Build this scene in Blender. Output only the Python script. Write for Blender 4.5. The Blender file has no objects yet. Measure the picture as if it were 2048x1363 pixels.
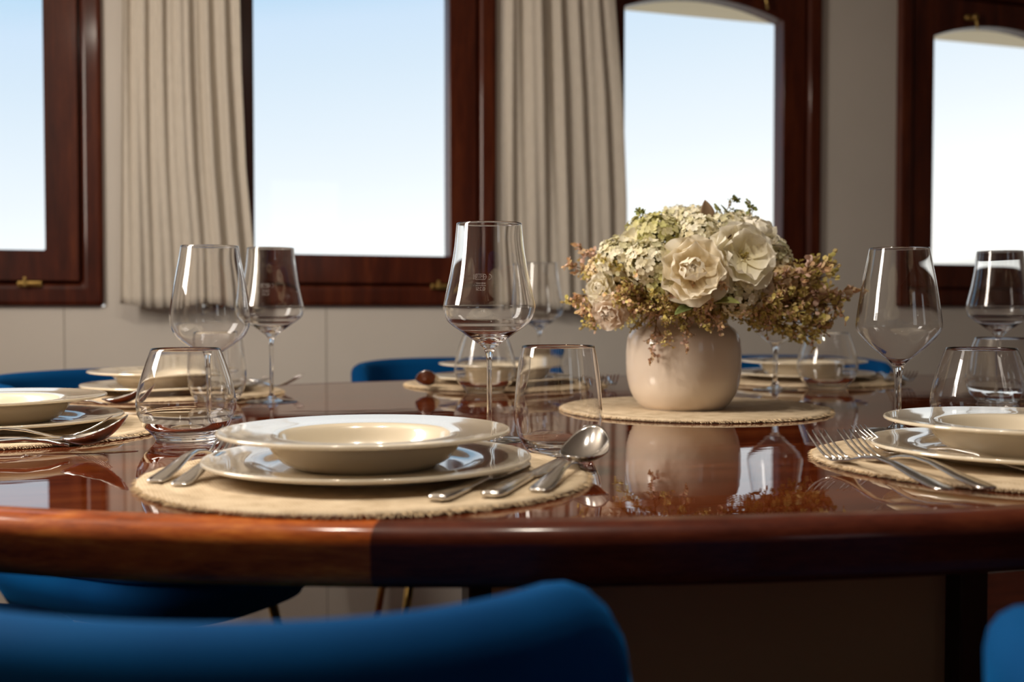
import bpy, bmesh, math, random
from mathutils import Vector, Matrix
random.seed(7)
PI = math.pi
C = bpy.context.scene.collection
sc = bpy.context.scene

# ------------------------------------------------------------------ frame
F = 2200.0                       # focal length in pixels of the 2048 px frame
TZ = 0.75                        # table top
EYE = TZ + 0.144
ALPHA = math.atan(0.339)         # the window wall and the table run at this angle
ZC = 3.15                        # distance to the window wall straight ahead
CA, SA = math.cos(ALPHA), math.sin(ALPHA)

# ------------------------------------------------------------------ materials
def mat(name):
    m = bpy.data.materials.new(name); m.use_nodes = True
    nt = m.node_tree; b = nt.nodes['Principled BSDF']
    return m, nt, b
def simple(name, col, rough=0.5, metal=0.0, **kw):
    m, nt, b = mat(name)
    b.inputs['Base Color'].default_value = (*col, 1)
    b.inputs['Roughness'].default_value = rough
    b.inputs['Metallic'].default_value = metal
    for k, v in kw.items(): b.inputs[k.replace('_', ' ')].default_value = v
    return m
def node(nt, t, **kw):
    n = nt.nodes.new(t)
    for k, v in kw.items():
        if k in n.inputs: n.inputs[k].default_value = v
        else: setattr(n, k, v)
    return n
def ramp(nt, pts):
    r = nt.nodes.new('ShaderNodeValToRGB'); e = r.color_ramp.elements
    while len(e) < len(pts): e.new(0.5)
    for x, (p, c) in zip(e, pts): x.position = p; x.color = (*c, 1)
    return r
def bump(nt, b, src, strength, dist):
    n = nt.nodes.new('ShaderNodeBump'); n.inputs['Strength'].default_value = strength
    n.inputs['Distance'].default_value = dist
    nt.links.new(src, n.inputs['Height']); nt.links.new(n.outputs[0], b.inputs['Normal']); return n

def wood(name, dark, mid, light, scale, rough, coat, axis=(1, 1, 1), wave=0.0, coat_rough=0.02, spec=0.5):
    m, nt, b = mat(name); L = nt.links
    tc = node(nt, 'ShaderNodeTexCoord'); mp = node(nt, 'ShaderNodeMapping')
    mp.inputs['Scale'].default_value = axis
    L.new(tc.outputs['Object'], mp.inputs[0])
    n1 = node(nt, 'ShaderNodeTexNoise', Scale=scale, Detail=6.0, Roughness=0.62, Distortion=0.4)
    L.new(mp.outputs[0], n1.inputs['Vector'])
    n2 = node(nt, 'ShaderNodeTexNoise', Scale=scale * 6, Detail=3.0, Roughness=0.7)
    L.new(mp.outputs[0], n2.inputs['Vector'])
    mx = node(nt, 'ShaderNodeMix', data_type='FLOAT'); mx.inputs[0].default_value = 0.35
    L.new(n1.outputs[0], mx.inputs[2]); L.new(n2.outputs[0], mx.inputs[3])
    r = ramp(nt, [(0.30, dark), (0.5, mid), (0.70, light)])
    L.new(mx.outputs[0], r.inputs[0]); L.new(r.outputs[0], b.inputs['Base Color'])
    b.inputs['Roughness'].default_value = rough
    b.inputs['Specular IOR Level'].default_value = spec
    b.inputs['Coat Weight'].default_value = coat
    b.inputs['Coat Roughness'].default_value = coat_rough
    if wave:
        w = node(nt, 'ShaderNodeTexNoise', Scale=9.0, Detail=2.0)
        mp2 = node(nt, 'ShaderNodeMapping'); mp2.inputs['Scale'].default_value = (1.0, 2.5, 1)
        L.new(tc.outputs['Object'], mp2.inputs[0]); L.new(mp2.outputs[0], w.inputs['Vector'])
        w2 = node(nt, 'ShaderNodeTexNoise', Scale=120.0, Detail=2.0)
        L.new(mp2.outputs[0], w2.inputs['Vector'])
        ad = node(nt, 'ShaderNodeMath', operation='MULTIPLY_ADD'); ad.inputs[1].default_value = 0.02
        L.new(w2.outputs[0], ad.inputs[0]); L.new(w.outputs[0], ad.inputs[2])
        bn = bump(nt, b, ad.outputs[0], 1.0, wave)
        L.new(bn.outputs[0], b.inputs['Coat Normal'])
    return m

M = {}
M['table'] = wood('table_wood', (.030, .004, .0015), (.085, .015, .004), (.17, .042, .010), 2.2, .5, 1.0, (1, 11, 1), wave=.00014, coat_rough=.012, spec=0.0)
M['table'].node_tree.nodes['Principled BSDF'].inputs['Coat IOR'].default_value = 1.65
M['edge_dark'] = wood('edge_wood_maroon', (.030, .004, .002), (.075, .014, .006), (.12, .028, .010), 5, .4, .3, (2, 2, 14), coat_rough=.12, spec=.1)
M['edge_left_lit'] = wood('edge_wood_orange_lit', (.10, .014, .002), (.34, .070, .008), (.60, .19, .025), 5, .5, .4, (2, 2, 14), coat_rough=.12, spec=.1)  # light from the left put into the wood colour of the near left edge
M['frame'] = wood('mahogany_frame', (.022, .0035, .0012), (.066, .011, .0035), (.125, .027, .007), 3, .4, .22, (7, 7, .7), coat_rough=.12, spec=.2)
M['post'] = wood('dark_post', (.006, .003, .002), (.012, .005, .003), (.02, .009, .005), 4, .4, .2, (6, 6, 1))
M['floor'] = wood('floor_wood', (.06, .010, .004), (.15, .026, .010), (.24, .05, .018), 3, .6, .05, (1, 9, 1), coat_rough=.3, spec=.15)
M['brass'] = simple('brass', (.62, .42, .14), .28, 1.0)
M['steel'] = simple('polished_steel', (.72, .70, .68), .13, 1.0)

def wall_mat(name, col, bump_s=0.05):
    m, nt, b = mat(name); L = nt.links
    tc = node(nt, 'ShaderNodeTexCoord')
    n = node(nt, 'ShaderNodeTexNoise', Scale=2.5, Detail=3.0); L.new(tc.outputs['Object'], n.inputs['Vector'])
    r = ramp(nt, [(.3, tuple(c * .96 for c in col)), (.7, tuple(min(1, c * 1.04) for c in col))])
    L.new(n.outputs[0], r.inputs[0]); L.new(r.outputs[0], b.inputs['Base Color'])
    b.inputs['Roughness'].default_value = .55
    n2 = node(nt, 'ShaderNodeTexNoise', Scale=300.0); L.new(tc.outputs['Object'], n2.inputs['Vector'])
    bump(nt, b, n2.outputs[0], bump_s, .0005)
    return m
M['wall'] = wall_mat('painted_wall', (.66, .61, .55))
M['seam'] = simple('wall_seam', (.34, .31, .27), .7)
M['ceiling'] = wall_mat('painted_ceiling', (.60, .55, .48))
M['cream'] = simple('cream_outside_paint', (.85, .70, .48), .6)
M['panel'] = wall_mat('pedestal_panel', (.46, .30, .14))

def porcelain():
    m, nt, b = mat('cream_porcelain')
    b.inputs['Base Color'].default_value = (.75, .655, .50, 1)
    b.inputs['Roughness'].default_value = .22
    b.inputs['Coat Weight'].default_value = 1.0
    b.inputs['Coat Roughness'].default_value = .015
    b.inputs['Coat IOR'].default_value = 1.95
    return m
M['plate'] = porcelain()
def vase_mat():
    m, nt, b = mat('beige_glazed_vase')
    b.inputs['Base Color'].default_value = (.74, .62, .50, 1)
    b.inputs['Roughness'].default_value = .35
    b.inputs['Coat Weight'].default_value = .7
    b.inputs['Coat Roughness'].default_value = .08
    return m
M['vase'] = vase_mat()
def glass(name, tint=(1, 1, 1)):
    m, nt, b = mat(name)
    b.inputs['Base Color'].default_value = (*tint, 1)
    b.inputs['Roughness'].default_value = 0.0
    b.inputs['Transmission Weight'].default_value = 1.0
    b.inputs['IOR'].default_value = 1.5
    return m
M['glass'] = glass('clear_glass')
def pane_mat():
    m = bpy.data.materials.new('window_glass'); m.use_nodes = True
    nt = m.node_tree; nt.nodes.clear(); L = nt.links
    o = node(nt, 'ShaderNodeOutputMaterial'); mx = node(nt, 'ShaderNodeMixShader')
    tr = node(nt, 'ShaderNodeBsdfTransparent'); tr.inputs[0].default_value = (.96, .975, .98, 1)
    gl = node(nt, 'ShaderNodeBsdfGlossy'); gl.inputs['Roughness'].default_value = .01
    fr = node(nt, 'ShaderNodeFresnel'); fr.inputs[0].default_value = 1.45
    ge = node(nt, 'ShaderNodeNewGeometry'); iv = node(nt, 'ShaderNodeMath', operation='SUBTRACT'); iv.inputs[0].default_value = 1
    ml = node(nt, 'ShaderNodeMath', operation='MULTIPLY'); L.new(ge.outputs['Backfacing'], iv.inputs[1])
    L.new(iv.outputs[0], ml.inputs[0]); L.new(fr.outputs[0], ml.inputs[1])
    L.new(ml.outputs[0], mx.inputs[0]); L.new(tr.outputs[0], mx.inputs[1]); L.new(gl.outputs[0], mx.inputs[2])
    L.new(mx.outputs[0], o.inputs[0]); return m
M['pane'] = pane_mat()
M['etch'] = simple('etched_marking', (.85, .83, .80), .6)

def velvet():
    m, nt, b = mat('blue_velvet'); L = nt.links
    tc = node(nt, 'ShaderNodeTexCoord')
    n = node(nt, 'ShaderNodeTexNoise', Scale=6.0, Detail=3.0); L.new(tc.outputs['Object'], n.inputs['Vector'])
    r = ramp(nt, [(.3, (.0, .043, .155)), (.7, (.0, .070, .225))])
    L.new(n.outputs[0], r.inputs[0]); L.new(r.outputs[0], b.inputs['Base Color'])
    b.inputs['Roughness'].default_value = .85
    b.inputs['Specular IOR Level'].default_value = .1
    b.inputs['Sheen Weight'].default_value = .25
    b.inputs['Sheen Roughness'].default_value = .35
    b.inputs['Sheen Tint'].default_value = (.0, .35, 1, 1)
    return m
M['velvet'] = velvet()
def linen():
    m, nt, b = mat('curtain_linen'); L = nt.links
    tc = node(nt, 'ShaderNodeTexCoord'); mp = node(nt, 'ShaderNodeMapping'); mp.inputs['Scale'].default_value = (40, 40, 4)
    L.new(tc.outputs['Object'], mp.inputs[0])
    n = node(nt, 'ShaderNodeTexNoise', Scale=8.0, Detail=4.0); L.new(mp.outputs[0], n.inputs['Vector'])
    r = ramp(nt, [(.3, (.66, .60, .52)), (.7, (.76, .70, .61))])
    L.new(n.outputs[0], r.inputs[0]); L.new(r.outputs[0], b.inputs['Base Color'])
    b.inputs['Roughness'].default_value = .9
    b.inputs['Specular IOR Level'].default_value = .1
    bump(nt, b, n.outputs[0], .3, .001)
    tl = node(nt, 'ShaderNodeBsdfTranslucent'); tl.inputs[0].default_value = (.75, .66, .52, 1)
    ms = node(nt, 'ShaderNodeMixShader'); ms.inputs[0].default_value = .18
    o = nt.nodes['Material Output']
    L.new(b.outputs[0], ms.inputs[1]); L.new(tl.outputs[0], ms.inputs[2]); L.new(ms.outputs[0], o.inputs[0])
    return m
M['linen'] = linen()
def jute():
    m, nt, b = mat('woven_jute'); L = nt.links
    tc = node(nt, 'ShaderNodeTexCoord')
    mp = node(nt, 'ShaderNodeMapping'); mp.inputs['Scale'].default_value = (1, 1, 1)
    L.new(tc.outputs['Object'], mp.inputs[0])
    w = node(nt, 'ShaderNodeTexWave', wave_type='BANDS', bands_direction='X'); w.inputs['Scale'].default_value = 120; w.inputs['Distortion'].default_value = 1.2
    w2 = node(nt, 'ShaderNodeTexWave', wave_type='BANDS', bands_direction='Y'); w2.inputs['Scale'].default_value = 150; w2.inputs['Distortion'].default_value = 1.2
    L.new(mp.outputs[0], w.inputs[0]); L.new(mp.outputs[0], w2.inputs[0])
    mx = node(nt, 'ShaderNodeMath', operation='MULTIPLY'); L.new(w.outputs[1], mx.inputs[0]); L.new(w2.outputs[1], mx.inputs[1])
    n = node(nt, 'ShaderNodeTexNoise', Scale=60.0, Detail=4.0); L.new(tc.outputs['Object'], n.inputs['Vector'])
    ad = node(nt, 'ShaderNodeMath', operation='MULTIPLY_ADD'); ad.inputs[1].default_value = .5
    L.new(mx.outputs[0], ad.inputs[0]); L.new(n.outputs[0], ad.inputs[2])
    r = ramp(nt, [(.3, (.40, .30, .19)), (.55, (.56, .44, .30)), (.9, (.68, .56, .40))])
    L.new(ad.outputs[0], r.inputs[0]); L.new(r.outputs[0], b.inputs['Base Color'])
    b.inputs['Roughness'].default_value = .95; b.inputs['Specular IOR Level'].default_value = .1
    bump(nt, b, ad.outputs[0], .5, .0012)
    return m
M['jute'] = jute()
M['fringe'] = simple('frayed_jute', (.66, .50, .31), .95)

def attr_mat(name, rough=.6, trans=.25):
    m, nt, b = mat(name); L = nt.links
    a = node(nt, 'ShaderNodeVertexColor'); a.layer_name = 'Col'
    L.new(a.outputs[0], b.inputs['Base Color']); b.inputs['Roughness'].default_value = rough
    b.inputs['Specular IOR Level'].default_value = .25
    tl = node(nt, 'ShaderNodeBsdfTranslucent'); L.new(a.outputs[0], tl.inputs[0])
    ms = node(nt, 'ShaderNodeMixShader'); ms.inputs[0].default_value = trans
    o = nt.nodes['Material Output']
    L.new(b.outputs[0], ms.inputs[1]); L.new(tl.outputs[0], ms.inputs[2]); L.new(ms.outputs[0], o.inputs[0])
    return m
M['petal'] = attr_mat('petal', .65, .3)
M['leaf'] = attr_mat('foliage', .6, .25)

# ------------------------------------------------------------------ helpers
def link(o, parent=None):
    C.objects.link(o)
    if parent: o.parent = parent
    return o
def obj(name, bm, m, parent=None, smooth=True, loc=None):
    me = bpy.data.meshes.new(name)
    bmesh.ops.recalc_face_normals(bm, faces=bm.faces)
    bm.to_mesh(me); bm.free()
    if smooth: me.polygons.foreach_set('use_smooth', [True] * len(me.polygons))
    me.materials.append(m)
    o = bpy.data.objects.new(name, me); link(o, parent)
    if loc: o.location = loc
    return o
def tag(o, label=None, cat=None, group=None, kind=None):
    if label: o['label'] = label
    if cat: o['category'] = cat
    if group: o['group'] = group
    if kind: o['kind'] = kind
    return o
def empty(name, loc, rz=0.0, label=None, cat=None, group=None, kind=None):
    o = bpy.data.objects.new(name, None); o.empty_display_size = .05
    C.objects.link(o); o.location = loc; o.rotation_euler = (0, 0, rz)
    return tag(o, label, cat, group, kind)
def children(o): return [x for x in bpy.data.objects if x.parent == o]
def copy_tree(o, parent=None):
    c = o.copy(); C.objects.link(c)
    if parent: c.parent = parent
    for ch in children(o):
        k = copy_tree(ch, c); k.matrix_parent_inverse = ch.matrix_parent_inverse
    return c
def box(bm, x0, x1, y0, y1, z0, z1):
    v = [bm.verts.new(p) for p in ((x0, y0, z0), (x1, y0, z0), (x1, y1, z0), (x0, y1, z0), (x0, y0, z1), (x1, y0, z1), (x1, y1, z1), (x0, y1, z1))]
    for f in ((0, 3, 2, 1), (4, 5, 6, 7), (0, 1, 5, 4), (1, 2, 6, 5), (2, 3, 7, 6), (3, 0, 4, 7)): bm.faces.new([v[i] for i in f])
def bevel(o, w, seg=3, ang=.6):
    b = o.modifiers.new('Bevel', 'BEVEL'); b.width = w; b.segments = seg; b.limit_method = 'ANGLE'; b.angle_limit = ang
    return o
def smooth_profile(pts, n=6):
    """Catmull-Rom through (r,z[,sharp]) points."""
    out = []
    P = pts
    for i in range(len(P) - 1):
        p0 = P[max(i - 1, 0)]; p1 = P[i]; p2 = P[i + 1]; p3 = P[min(i + 2, len(P) - 1)]
        for k in range(n):
            t = k / n
            out.append(tuple(0.5 * ((2 * p1[j]) + (-p0[j] + p2[j]) * t + (2 * p0[j] - 5 * p1[j] + 4 * p2[j] - p3[j]) * t * t + (-p0[j] + 3 * p1[j] - 3 * p2[j] + p3[j]) * t ** 3) for j in (0, 1)))
    out.append(tuple(P[-1][:2])); return out
def lathe(bm, prof, seg=64):
    """revolve (r,z) list; r~0 at ends collapses to a point"""
    rings = []
    for r, z in prof:
        if r < 1e-5: rings.append([bm.verts.new((0, 0, z))])
        else: rings.append([bm.verts.new((r * math.cos(2 * PI * i / seg), r * math.sin(2 * PI * i / seg), z)) for i in range(seg)])
    for a, b in zip(rings, rings[1:]):
        for i in range(seg):
            j = (i + 1) % seg
            if len(a) == 1 and len(b) == 1: continue
            if len(a) == 1: bm.faces.new((a[0], b[i], b[j]))
            elif len(b) == 1: bm.faces.new((a[i], a[j], b[0]))
            else: bm.faces.new((a[i], a[j], b[j], b[i]))
    return rings
def tube(bm, pts, rad, seg=8, cap=True):
    if not isinstance(rad, (list, tuple)): rad = [rad] * len(pts)
    pts = [Vector(p) for p in pts]; rings = []
    up = Vector((0, 0, 1))
    for i, p in enumerate(pts):
        d = (pts[min(i + 1, len(pts) - 1)] - pts[max(i - 1, 0)]).normalized()
        a = d.cross(up)
        if a.length < .05: a = d.cross(Vector((0, 1, 0)))
        a.normalize(); b = d.cross(a)
        rings.append([bm.verts.new(p + (a * math.cos(2 * PI * k / seg) + b * math.sin(2 * PI * k / seg)) * rad[i]) for k in range(seg)])
    for r0, r1 in zip(rings, rings[1:]):
        for k in range(seg): bm.faces.new((r0[k], r0[(k + 1) % seg], r1[(k + 1) % seg], r1[k]))
    if cap: bm.faces.new(rings[0][::-1]); bm.faces.new(rings[-1])
def strip(bm, secs, seg=10):
    """secs: list of (x, y, z, width, thick) swept along y; elliptical sections, closed"""
    rings = []
    for x, y, z, w, t in secs:
        rings.append([bm.verts.new((x + w / 2 * math.copysign(abs(math.cos(a)) ** .7, math.cos(a)), y, z + t / 2 * math.copysign(abs(math.sin(a)) ** .7, math.sin(a)))) for a in [2 * PI * k / seg for k in range(seg)]])
    for r0, r1 in zip(rings, rings[1:]):
        for k in range(seg): bm.faces.new((r0[k], r0[(k + 1) % seg], r1[(k + 1) % seg], r1[k]))
    bm.faces.new(rings[0][::-1]); bm.faces.new(rings[-1])

# ------------------------------------------------------------------ room shell (local frame: x along the window wall, y outwards, z up)
def wl(o): o.location = (0, ZC, 0); o.rotation_euler = (0, 0, ALPHA); return o
def W(s, y, z=0): return Vector((s * CA - y * SA, ZC + s * SA + y * CA, z))
S0, S1 = -1.95, 4.0               # room along the window wall
N1 = -4.7                        # wall behind the camera
CEIL = 2.12
FB = .898                        # bottom of the window frames
FT = 1.965
panes = [(-1.764, -1.231), (-.720, -.188), (.346, .882), (1.447, 1.980), (2.56, 3.09)]
FW = .137
bm = bmesh.new()
edges = [S0]
for a, b in panes: edges += [a - FW, b + FW]
edges.append(S1)
box(bm, S0, S1, 0, .12, 0, FB); box(bm, S0, S1, 0, .12, FT, CEIL)
for i in range(0, len(edges), 2): box(bm, edges[i], edges[i + 1], 0, .12, FB, FT)
o = obj('wall_front', bm, M['wall'], smooth=False); wl(o); tag(o, kind='structure')
bm = bmesh.new()
box(bm, S0, S1, N1, .0, -.02, 0)
o = obj('floor', bm, M['floor'], smooth=False); wl(o); tag(o, kind='structure')
bm = bmesh.new(); box(bm, S0, S1, N1, .2, CEIL, CEIL + .05)
o = obj('ceiling', bm, M['ceiling'], smooth=False); wl(o); tag(o, kind='structure')
bm = bmesh.new(); box(bm, S1, S1 + .1, N1, .12, 0, CEIL)
o = obj('wall_right', bm, M['wall'], smooth=False); wl(o); tag(o, kind='structure')
# left wall with a tall glazed opening
D0, D1, DT = -1.74, -1.30, 2.02
bm = bmesh.new()
box(bm, S0 - .1, S0, N1, D0, 0, CEIL); box(bm, S0 - .1, S0, D1, .12, 0, CEIL); box(bm, S0 - .1, S0, D0, D1, DT, CEIL); box(bm, S0 - .1, S0, D0, D1, 0, 1.1)
o = obj('wall_left', bm, M['wall'], smooth=False); wl(o); tag(o, kind='structure')
bm = bmesh.new()
bw = [(-.2, .4), (1.4, 2.0)]
ed = [S0]
for a, b in bw: ed += [a, b]
ed.append(S1)
box(bm, S0, S1, N1 - .1, N1, 0, 1.0); box(bm, S0, S1, N1 - .1, N1, 1.85, CEIL)
for i in range(0, len(ed), 2): box(bm, ed[i], ed[i + 1], N1 - .1, N1, 1.0, 1.85)
o = obj('wall_back', bm, M['frame'], smooth=False); wl(o); tag(o, kind='structure')
# panel joints in the wall below the windows
def s_at(px, y=0.0):
    u = px - 1024
    zc = ZC + y / CA
    z = zc / (1 - .339 * u / F)
    return (u * z / F) / CA + y * SA / CA * 0
bm = bmesh.new()
for px in (128, 652):
    s = s_at(px); box(bm, s - .0012, s + .0012, -.0012, .002, 0, FB - .002)
o = obj('trim_1', bm, M['seam'], smooth=False); wl(o); tag(o, kind='structure')
# cream fascia outside, above the windows
bm = bmesh.new(); box(bm, S0, S1, .13, .64, 1.956, 2.0)
o = obj('trim_2', bm, M['cream'], smooth=False); wl(o); tag(o, kind='structure')

def ring_prism(bm, outer, inner, y0, y1):
    n = len(outer)
    def col(pts, y): return [bm.verts.new((p[0], y, p[1])) for p in pts]
    of, ob_, nf, nb = col(outer, y0), col(outer, y1), col(inner, y0), col(inner, y1)
    for i in range(n):
        j = (i + 1) % n
        bm.faces.new((of[i], of[j], nf[j], nf[i])); bm.faces.new((ob_[j], ob_[i], nb[i], nb[j]))
        bm.faces.new((of[i], ob_[i], ob_[j], of[j])); bm.faces.new((nf[j], nb[j], nb[i], nf[i]))
ZB, ZS, ZA = 1.038, 1.778, 1.826
def make_window(idx, a, b):
    root = empty('window_%d' % idx, (0, 0, 0), kind='structure'); root.name = 'window_%d' % idx
    wl(root)
    c = (a + b) / 2; hw = (b - a) / 2
    inner = [(-hw, ZB), (hw, ZB), (hw, ZS)]
    K = 14
    for k in range(1, K):
        x = hw - 2 * hw * k / K
        inner.append((x, ZS + (ZA - ZS) * (1 - (x / hw) ** 2)))
    inner.append((-hw, ZS))
    sw = .080
    outer = [(-hw - sw, ZB - .077), (hw + sw, ZB - .077), (hw + sw, 1.905)] + [(p[0] * (hw + sw) / hw, 1.905) for p in inner[3:-1]] + [(-hw - sw, 1.905)]
    off = lambda L: [(p[0] + c, p[1]) for p in L]
    bm = bmesh.new(); ring_prism(bm, off(outer), off(inner), -.012, .045)
    o = obj('sash', bm, M['frame'], root, smooth=False); bevel(o, .004, 2)
    g = .006
    o1 = [(-hw - FW, FB), (hw + FW, FB), (hw + FW, FT), (-hw - FW, FT)]
    i1 = [(-hw - sw - g, ZB - .077 - g), (hw + sw + g, ZB - .077 - g), (hw + sw + g, 1.911), (-hw - sw - g, 1.911)]
    bm = bmesh.new(); ring_prism(bm, off(o1), off(i1), -.022, .06)
    o = obj('casing', bm, M['frame'], root, smooth=False); bevel(o, .012, 4)
    # rebate strip behind the gap, then the pane
    bm = bmesh.new(); ring_prism(bm, off([(-hw - .11, FB + .02), (hw + .11, FB + .02), (hw + .11, FT - .03), (-hw - .11, FT - .03)]), off([(-hw - .05, ZB - .05), (hw + .05, ZB - .05), (hw + .05, 1.88), (-hw - .05, 1.88)]), .05, .10)
    obj('stop_bead', bm, M['frame'], root, smooth=False)
    bm = bmesh.new(); box(bm, c - hw - .04, c + hw + .04, .046, .0495, ZB - .04, 1.87)
    obj('glass_pane', bm, M['pane'], root, smooth=False)
    # brass latch on the bottom rail
    lx = c + (hw - .035 if idx != 2 else hw - .03)
    bm = bmesh.new(); box(bm, lx - .028, lx + .028, -.030, -.022, ZB - .092, ZB - .078)
    tube(bm, [(lx - .01, -.029, ZB - .085), (lx - .01, -.040, ZB - .085)], .006); box(bm, lx - .014, lx - .006, -.046, -.036, ZB - .092, ZB - .068)
    box(bm, lx - .028, lx + .02, -.044, -.038, ZB - .087, ZB - .081)
    bevel(obj('latch', bm, M['brass'], root, smooth=False), .002, 2)
    # brass stay hooks above the pane
    for dx, fl in ((-.12, 1), (.19, 1)):
        x = c + dx
        bm = bmesh.new()
        box(bm, x - .03, x + .002, -.022, -.012, ZA + .012, ZA + .026)
        tube(bm, [(x, -.024, ZA + .02), (x, -.034, ZA + .021)], .009, 10)
        tube(bm, [(x, -.030, ZA + .018), (x + .004, -.031, ZA), (x + .009, -.031, ZA - .022)], [.004, .0035, .003], 8)
        obj('stay_hook', bm, M['brass'], root)
    return root
for i, (a, b) in enumerate(panes): make_window(i + 1, a, b)
# glazing behind the camera and in the left wall
def plain_window(name, a, b, z0, z1, side):
    root = empty(name, (0, 0, 0), kind='structure'); wl(root); w = .06
    bm = bmesh.new()
    if side == 'back':
        for q in ((a, b, z0, z0 + w), (a, b, z1 - w, z1), (a, a + w, z0 + w, z1 - w), (b - w, b, z0 + w, z1 - w)): box(bm, q[0], q[1], N1 - .08, N1 + .02, q[2], q[3])
    else:
        for q in ((a, b, z0, z0 + w), (a, b, z1 - w, z1), (a, a + w, z0 + w, z1 - w), (b - w, b, z0 + w, z1 - w)): box(bm, S0 - .08, S0 + .02, q[0], q[1], q[2], q[3])
    obj('frame', bm, M['frame'], root, smooth=False)
    bm = bmesh.new()
    if side == 'back': box(bm, a + w, b - w, N1 - .05, N1 - .045, z0 + w, z1 - w)
    else: box(bm, S0 - .05, S0 - .045, a + w, b - w, z0 + w, z1 - w)
    obj('glass_pane', bm, M['pane'], root, smooth=False)
for i, (a, b) in enumerate(bw): plain_window('window_%d' % (i + 6), a, b, 1.0, 1.85, 'back')
plain_window('window_8', D0, D1, 1.1, DT, 'left')

# ------------------------------------------------------------------ curtains
def curtain(name, lbl, L, R, zbot, ztop, seed, folds):
    """L, R: list of (z, s) giving the left and right edge"""
    rnd = random.Random(seed)
    def it(T, z):
        for (z0, s0), (z1, s1) in zip(T, T[1:]):
            if z0 <= z <= z1: return s0 + (s1 - s0) * (z - z0) / (z1 - z0)
        return T[-1][1]
    ph = [rnd.random() * 6 for _ in range(4)]
    NX, NZ = 150, 46
    bm = bmesh.new(); G = []
    for j in range(NZ + 1):
        t = j / NZ; z = zbot + (ztop - zbot) * t; row = []
        a, b = it(L, z), it(R, z)
        for i in range(NX + 1):
            u = i / NX
            uu = u + .02 * math.sin(3 * z + ph[1]) * math.sin(PI * u)
            amp = .0085 + .0030 * math.sin(7 * uu + ph[2]) + .003 * math.sin(4 * z + 3 * uu)
            d = amp * math.sin(2 * PI * folds * (uu + .050 * math.sin(4 * uu + ph[0]) + .022 * math.sin(13 * uu + ph[2])) + ph[3] + .8 * math.sin(2.6 * z + 2 * uu)) + .0035 * math.sin(2 * PI * folds * 2.1 * uu + ph[1] + 2.5 * z) + .004 * math.sin(2 * PI * 1.7 * uu + 3.1 * z + ph[0])
            d *= (.75 + .25 * (1 - t))
            zz = z + (.006 * math.sin(9 * u + ph[2]) if j == 0 else 0)
            row.append(bm.verts.new((a + (b - a) * u, -.075 + d, zz)))
        G.append(row)
    for j in range(NZ):
        for i in range(NX): bm.faces.new((G[j][i], G[j][i + 1], G[j + 1][i + 1], G[j + 1][i]))
    root = obj(name, bm, M['linen']); wl(root)
    m = root.modifiers.new('Solidify', 'SOLIDIFY'); m.thickness = .0016
    tag(root, lbl, 'curtain')
    return root
yc = -.075
c1 = curtain('curtain', 'gathered linen curtain hanging between the leftmost and the tall middle window', [(.8, s_at(217, yc)), (1.8, s_at(230, yc)), (2.1, s_at(238, yc))], [(.8, s_at(492, yc)), (1.03, s_at(489, yc)), (1.25, s_at(474, yc)), (1.5, s_at(466, yc)), (2.1, s_at(458, yc))], .900, 2.06, 3, 6.3)
c2 = curtain('curtain', 'gathered linen curtain hanging behind the tall centre wine glass, beside the arched window', [(.8, s_at(990, yc)), (2.1, s_at(996, yc))], [(.8, s_at(1238, yc)), (1.2, s_at(1234, yc)), (1.5, s_at(1226, yc)), (1.78, s_at(1212, yc)), (2.1, s_at(1203, yc))], .893, 2.06, 11, 5.4)
bm = bmesh.new(); tube(bm, [(-1.9, -.075, 2.07), (3.6, -.075, 2.07)], .012, 12)
for x in (-1.9, -.95, .1, 1.2, 3.6): tube(bm, [(x, -.075, 2.07), (x, .0, 2.07)], .007, 8)
o = obj('curtain_rail', bm, M['brass']); wl(o); tag(o, 'brass curtain rail running above the windows', 'rail')

# ------------------------------------------------------------------ table
TC = Vector((.30, 1.565, 0)); TA, TB, TN, TR = 1.213, .783, 2.12, .303
def sup(a, b, t, n=TN):
    c, s = math.cos(t), math.sin(t)
    return (a * math.copysign(abs(c) ** (2 / n), c), b * math.copysign(abs(s) ** (2 / n), s))
table = empty('dining_table', (TC.x, TC.y, 0), TR, 'glossy oval mahogany dining table laid with plates and glasses', 'table')
NSEG = 240
def ring_at(bm, off, z, t0=0, t1=2 * PI, n=NSEG, closed=True):
    return [bm.verts.new((*sup(TA - off, TB - off, t0 + (t1 - t0) * i / n), z)) for i in range(n if closed else n + 1)]
EB = .030
bm = bmesh.new()
top = ring_at(bm, EB, TZ); lo = ring_at(bm, EB, TZ - .040)
bm.faces.new(top); bm.faces.new(lo[::-1])
for i in range(NSEG):
    j = (i + 1) % NSEG; bm.faces.new((top[i], lo[i], lo[j], top[j]))
obj('tabletop', bm, M['table'], table, smooth=False)
prof = [(EB, TZ), (.016, TZ)] + [(.016 - .016 * math.sin(a), TZ - .014 + .014 * math.cos(a)) for a in [PI / 2 * k / 6 for k in range(1, 7)]] + [(.001, TZ - .022)] + [(.012 - .011 * math.cos(a), TZ - .030 - .014 * math.sin(a)) for a in [PI / 2 * k / 5 for k in range(0, 6)]] + [(EB, TZ - .044)]
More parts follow.
